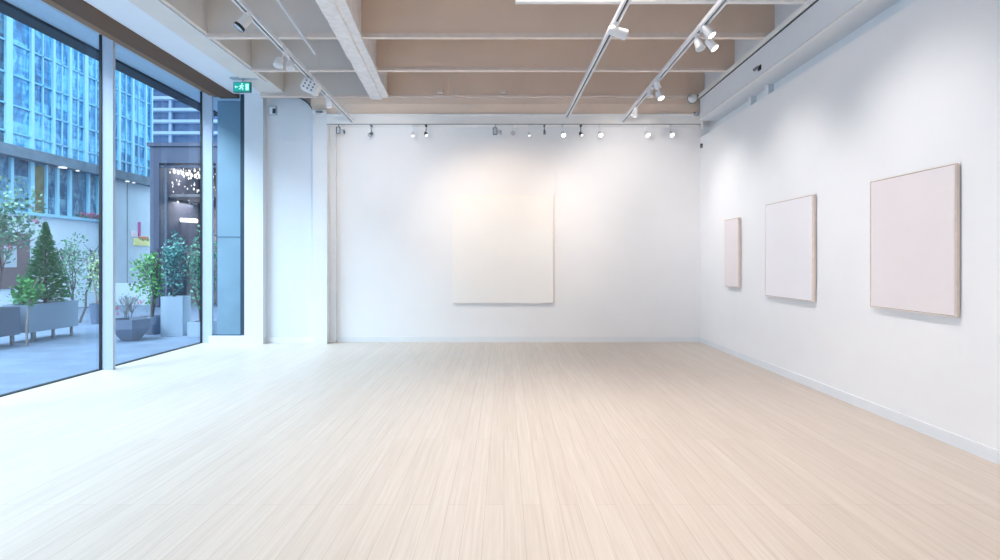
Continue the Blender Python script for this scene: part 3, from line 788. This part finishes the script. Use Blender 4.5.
# hexagonal bowl planters
def bowl(x, y, rb, rt, h, hb, label, rot=0, m='planter_slate'):
    t = thing('bowl_planter', (x, y, -.02), label, 'planter', 'pots and planters on the pavement')
    b = MB(); rings = []
    for z, r in ((-.02, rb), (hb, rt*.97), (h, rt), (h, rt-.035), (h-.07, rt-.04)):
        rings.append([b.b.verts.new((x+r*math.cos(rot+k*PI/3), y+r*math.sin(rot+k*PI/3), z)) for k in range(6)])
    for i in range(len(rings)-1):
        for k in range(6): b.b.faces.new((rings[i][k], rings[i][(k+1) % 6], rings[i+1][(k+1) % 6], rings[i+1][k]))
    b.b.faces.new(rings[0]); b.b.faces.new(rings[-1])
    b.build('bowl', m, t)
    b = MB(); b.prism([(x+(rt-.03)*math.cos(rot+k*PI/3), y+(rt-.03)*math.sin(rot+k*PI/3)) for k in range(6)], 'z', h-.08, h-.05)
    b.build('soil', 'soil', t)
bowl(-7.28, 10.72, .17, .37, .40, .22, 'larger slate grey faceted bowl planter just beyond the first mullion', rot=R(8))
bowl(-7.42, 11.6, .15, .25, .36, .2, 'smaller slate grey planter behind the faceted bowl', rot=R(20))
tree('bushy_tree', (-7.45, 11.6, .30), 3, 1.35, ((-.08, 0, .85), (.33, .33, .58)), 620, .05, 'leaf_bright', 'bark', 'bright green bushy tree in the small slate planter', spread=.5)
# tall pale box planter
def boxpl(x, y, w, dpt, h, rz, m, label):
    t = thing('box_planter', (x, y, -.02), label, 'planter', 'pots and planters on the pavement')
    t.rotation_euler.z = rz
    b = MB(); b.box(x-w/2, x+w/2, y-dpt/2, y+dpt/2, -.02, h-.05, .008)
    for a in ((x-w/2, x+w/2, y-dpt/2, y-dpt/2+.03), (x-w/2, x+w/2, y+dpt/2-.03, y+dpt/2), (x-w/2, x-w/2+.03, y-dpt/2+.03, y+dpt/2-.03), (x+w/2-.03, x+w/2, y-dpt/2+.03, y+dpt/2-.03)):
        b.box(*a, h-.05, h)
    b.build('box', m, t)
    MB().box(x-w/2+.03, x+w/2-.03, y-dpt/2+.03, y+dpt/2-.03, h-.05, h-.03).build('soil', 'soil', t)
boxpl(-6.83, 11.45, .42, .42, .79, R(10), 'planter_pale', 'tall pale grey box planter near the narrow end window')
boxpl(-6.22, 11.35, .42, .4, .28, R(4), 'planter_pale', 'low pale grey box planter beside the tall box planter')
tree('upright_tree', (-6.83, 11.45, .75), 2, 1.1, ((0, 0, .72), (.25, .25, .72)), 900, .04, 'leaf_teal', 'bark', 'blue green column shaped tree in the tall box planter', spread=.35)
tree('upright_tree', (-6.22, 11.35, .24), 2, 1.6, ((.02, 0, 1.15), (.28, .28, .95)), 1200, .042, 'leaf_mid', 'bark', 'green column shaped tree in the low box planter', spread=.35)
# bare twiggy shrub with red buds and low white wall behind it
tag(MB().box(-13.95, -11.8, 19.3, 19.5, -.02, .75, .01).build('low_wall', 'render_white'), 'low white garden wall behind the twiggy shrub', 'wall')
tree('twiggy_shrub', (-9.15, 13.4, -.02), 9, .75, ((0, 0, .45), (.55, .4, .4)), 60, .03, 'leaf_grey', 'bark', 'bare twiggy shrub with a few red buds behind bowl planter', 'shrub', flowers=6, spread=.9, fl='flower_red', tr=.4)

# ------------------------------------------------------------------ light
w = bpy.data.worlds.new('world'); scene.world = w; w.use_nodes = True
bg = w.node_tree.nodes['Background']; bg.inputs['Color'].default_value = (.66, .85, 1.0, 1); bg.inputs['Strength'].default_value = 2.6
def area(name, loc, rot, sx, sy, e, col):
    l = bpy.data.lights.new(name, 'AREA'); l.shape = 'RECTANGLE'; l.size = sx; l.size_y = sy; l.energy = e; l.color = col
    o = bpy.data.objects.new(name, l); C.objects.link(o); o.location = loc; o.rotation_euler = rot; return o
def aim(o, tgt):
    o.rotation_euler = (Vector(tgt)-o.location).to_track_quat('-Z', 'Y').to_euler()
def spot(name, loc, tgt, e, col, ang=60, blend=.8, r=.05):
    l = bpy.data.lights.new(name, 'SPOT'); l.energy = e; l.color = col; l.spot_size = R(ang); l.spot_blend = blend; l.shadow_soft_size = r
    o = bpy.data.objects.new(name, l); C.objects.link(o); o.location = loc; aim(o, tgt); return o
# daylight stand-in: unseen area lamp added over the street
d = area('daylight', (-11.8, 4.5, 9.6), (0, 0, 0), 15, 3.2, 4600, (.76, .89, 1.0)); aim(d, (-2.5, 5.0, 0))
# unseen warm fill added above the beams to lift the floor
for y in (2.8, 5.6):
    o = area('bay_fill', (.8, y, 5.3), (0, 0, 0), 1.8, .7, 56, (1, .89, .80)); o.data.spread = R(95)
o = area('shop_fill', (-11.0, 19.6, 4.8), (0, 0, 0), 1.6, .8, 50, (1, .9, .82))  # fill lights added to brighten the dark shop interior
area('shop_fill', (-11.0, 19.9, zat(196, KY)-.1), (0, 0, 0), 1.6, 1.2, 70, (1, .9, .84))
# unseen spots without fixtures: warm pool at the canvas, added fill on the walls
warm = (1, .80, .62)
spot('unseen_spot', (-.7, 8.05, 3.95), (-.2, 10.25, 2.05), 112, warm, 80, 1)
spot('unseen_spot', (.9, 8.0, 3.95), (.3, 10.25, 2.0), 84, warm, 84, 1)
spot('unseen_spot', (1.5, 8.2, 3.9), (2.5, 10.25, 2.2), 135, (1, .91, .84), 105, 1)
spot('unseen_spot', (-2.1, 7.6, 3.9), (-2.3, 10.25, 2.2), 125, (1, .92, .88), 100, 1)
for (y, e) in ((2.4, 90), (4.9, 105), (7.0, 105), (8.9, 110)):
    spot('unseen_spot', (1.75, y-.2, 3.9), (3.67, y, 1.8), e, (1, .95, .93), 80, 1)

scene.view_settings.view_transform = 'Standard'
scene.view_settings.look = 'None'
scene.view_settings.exposure = 0
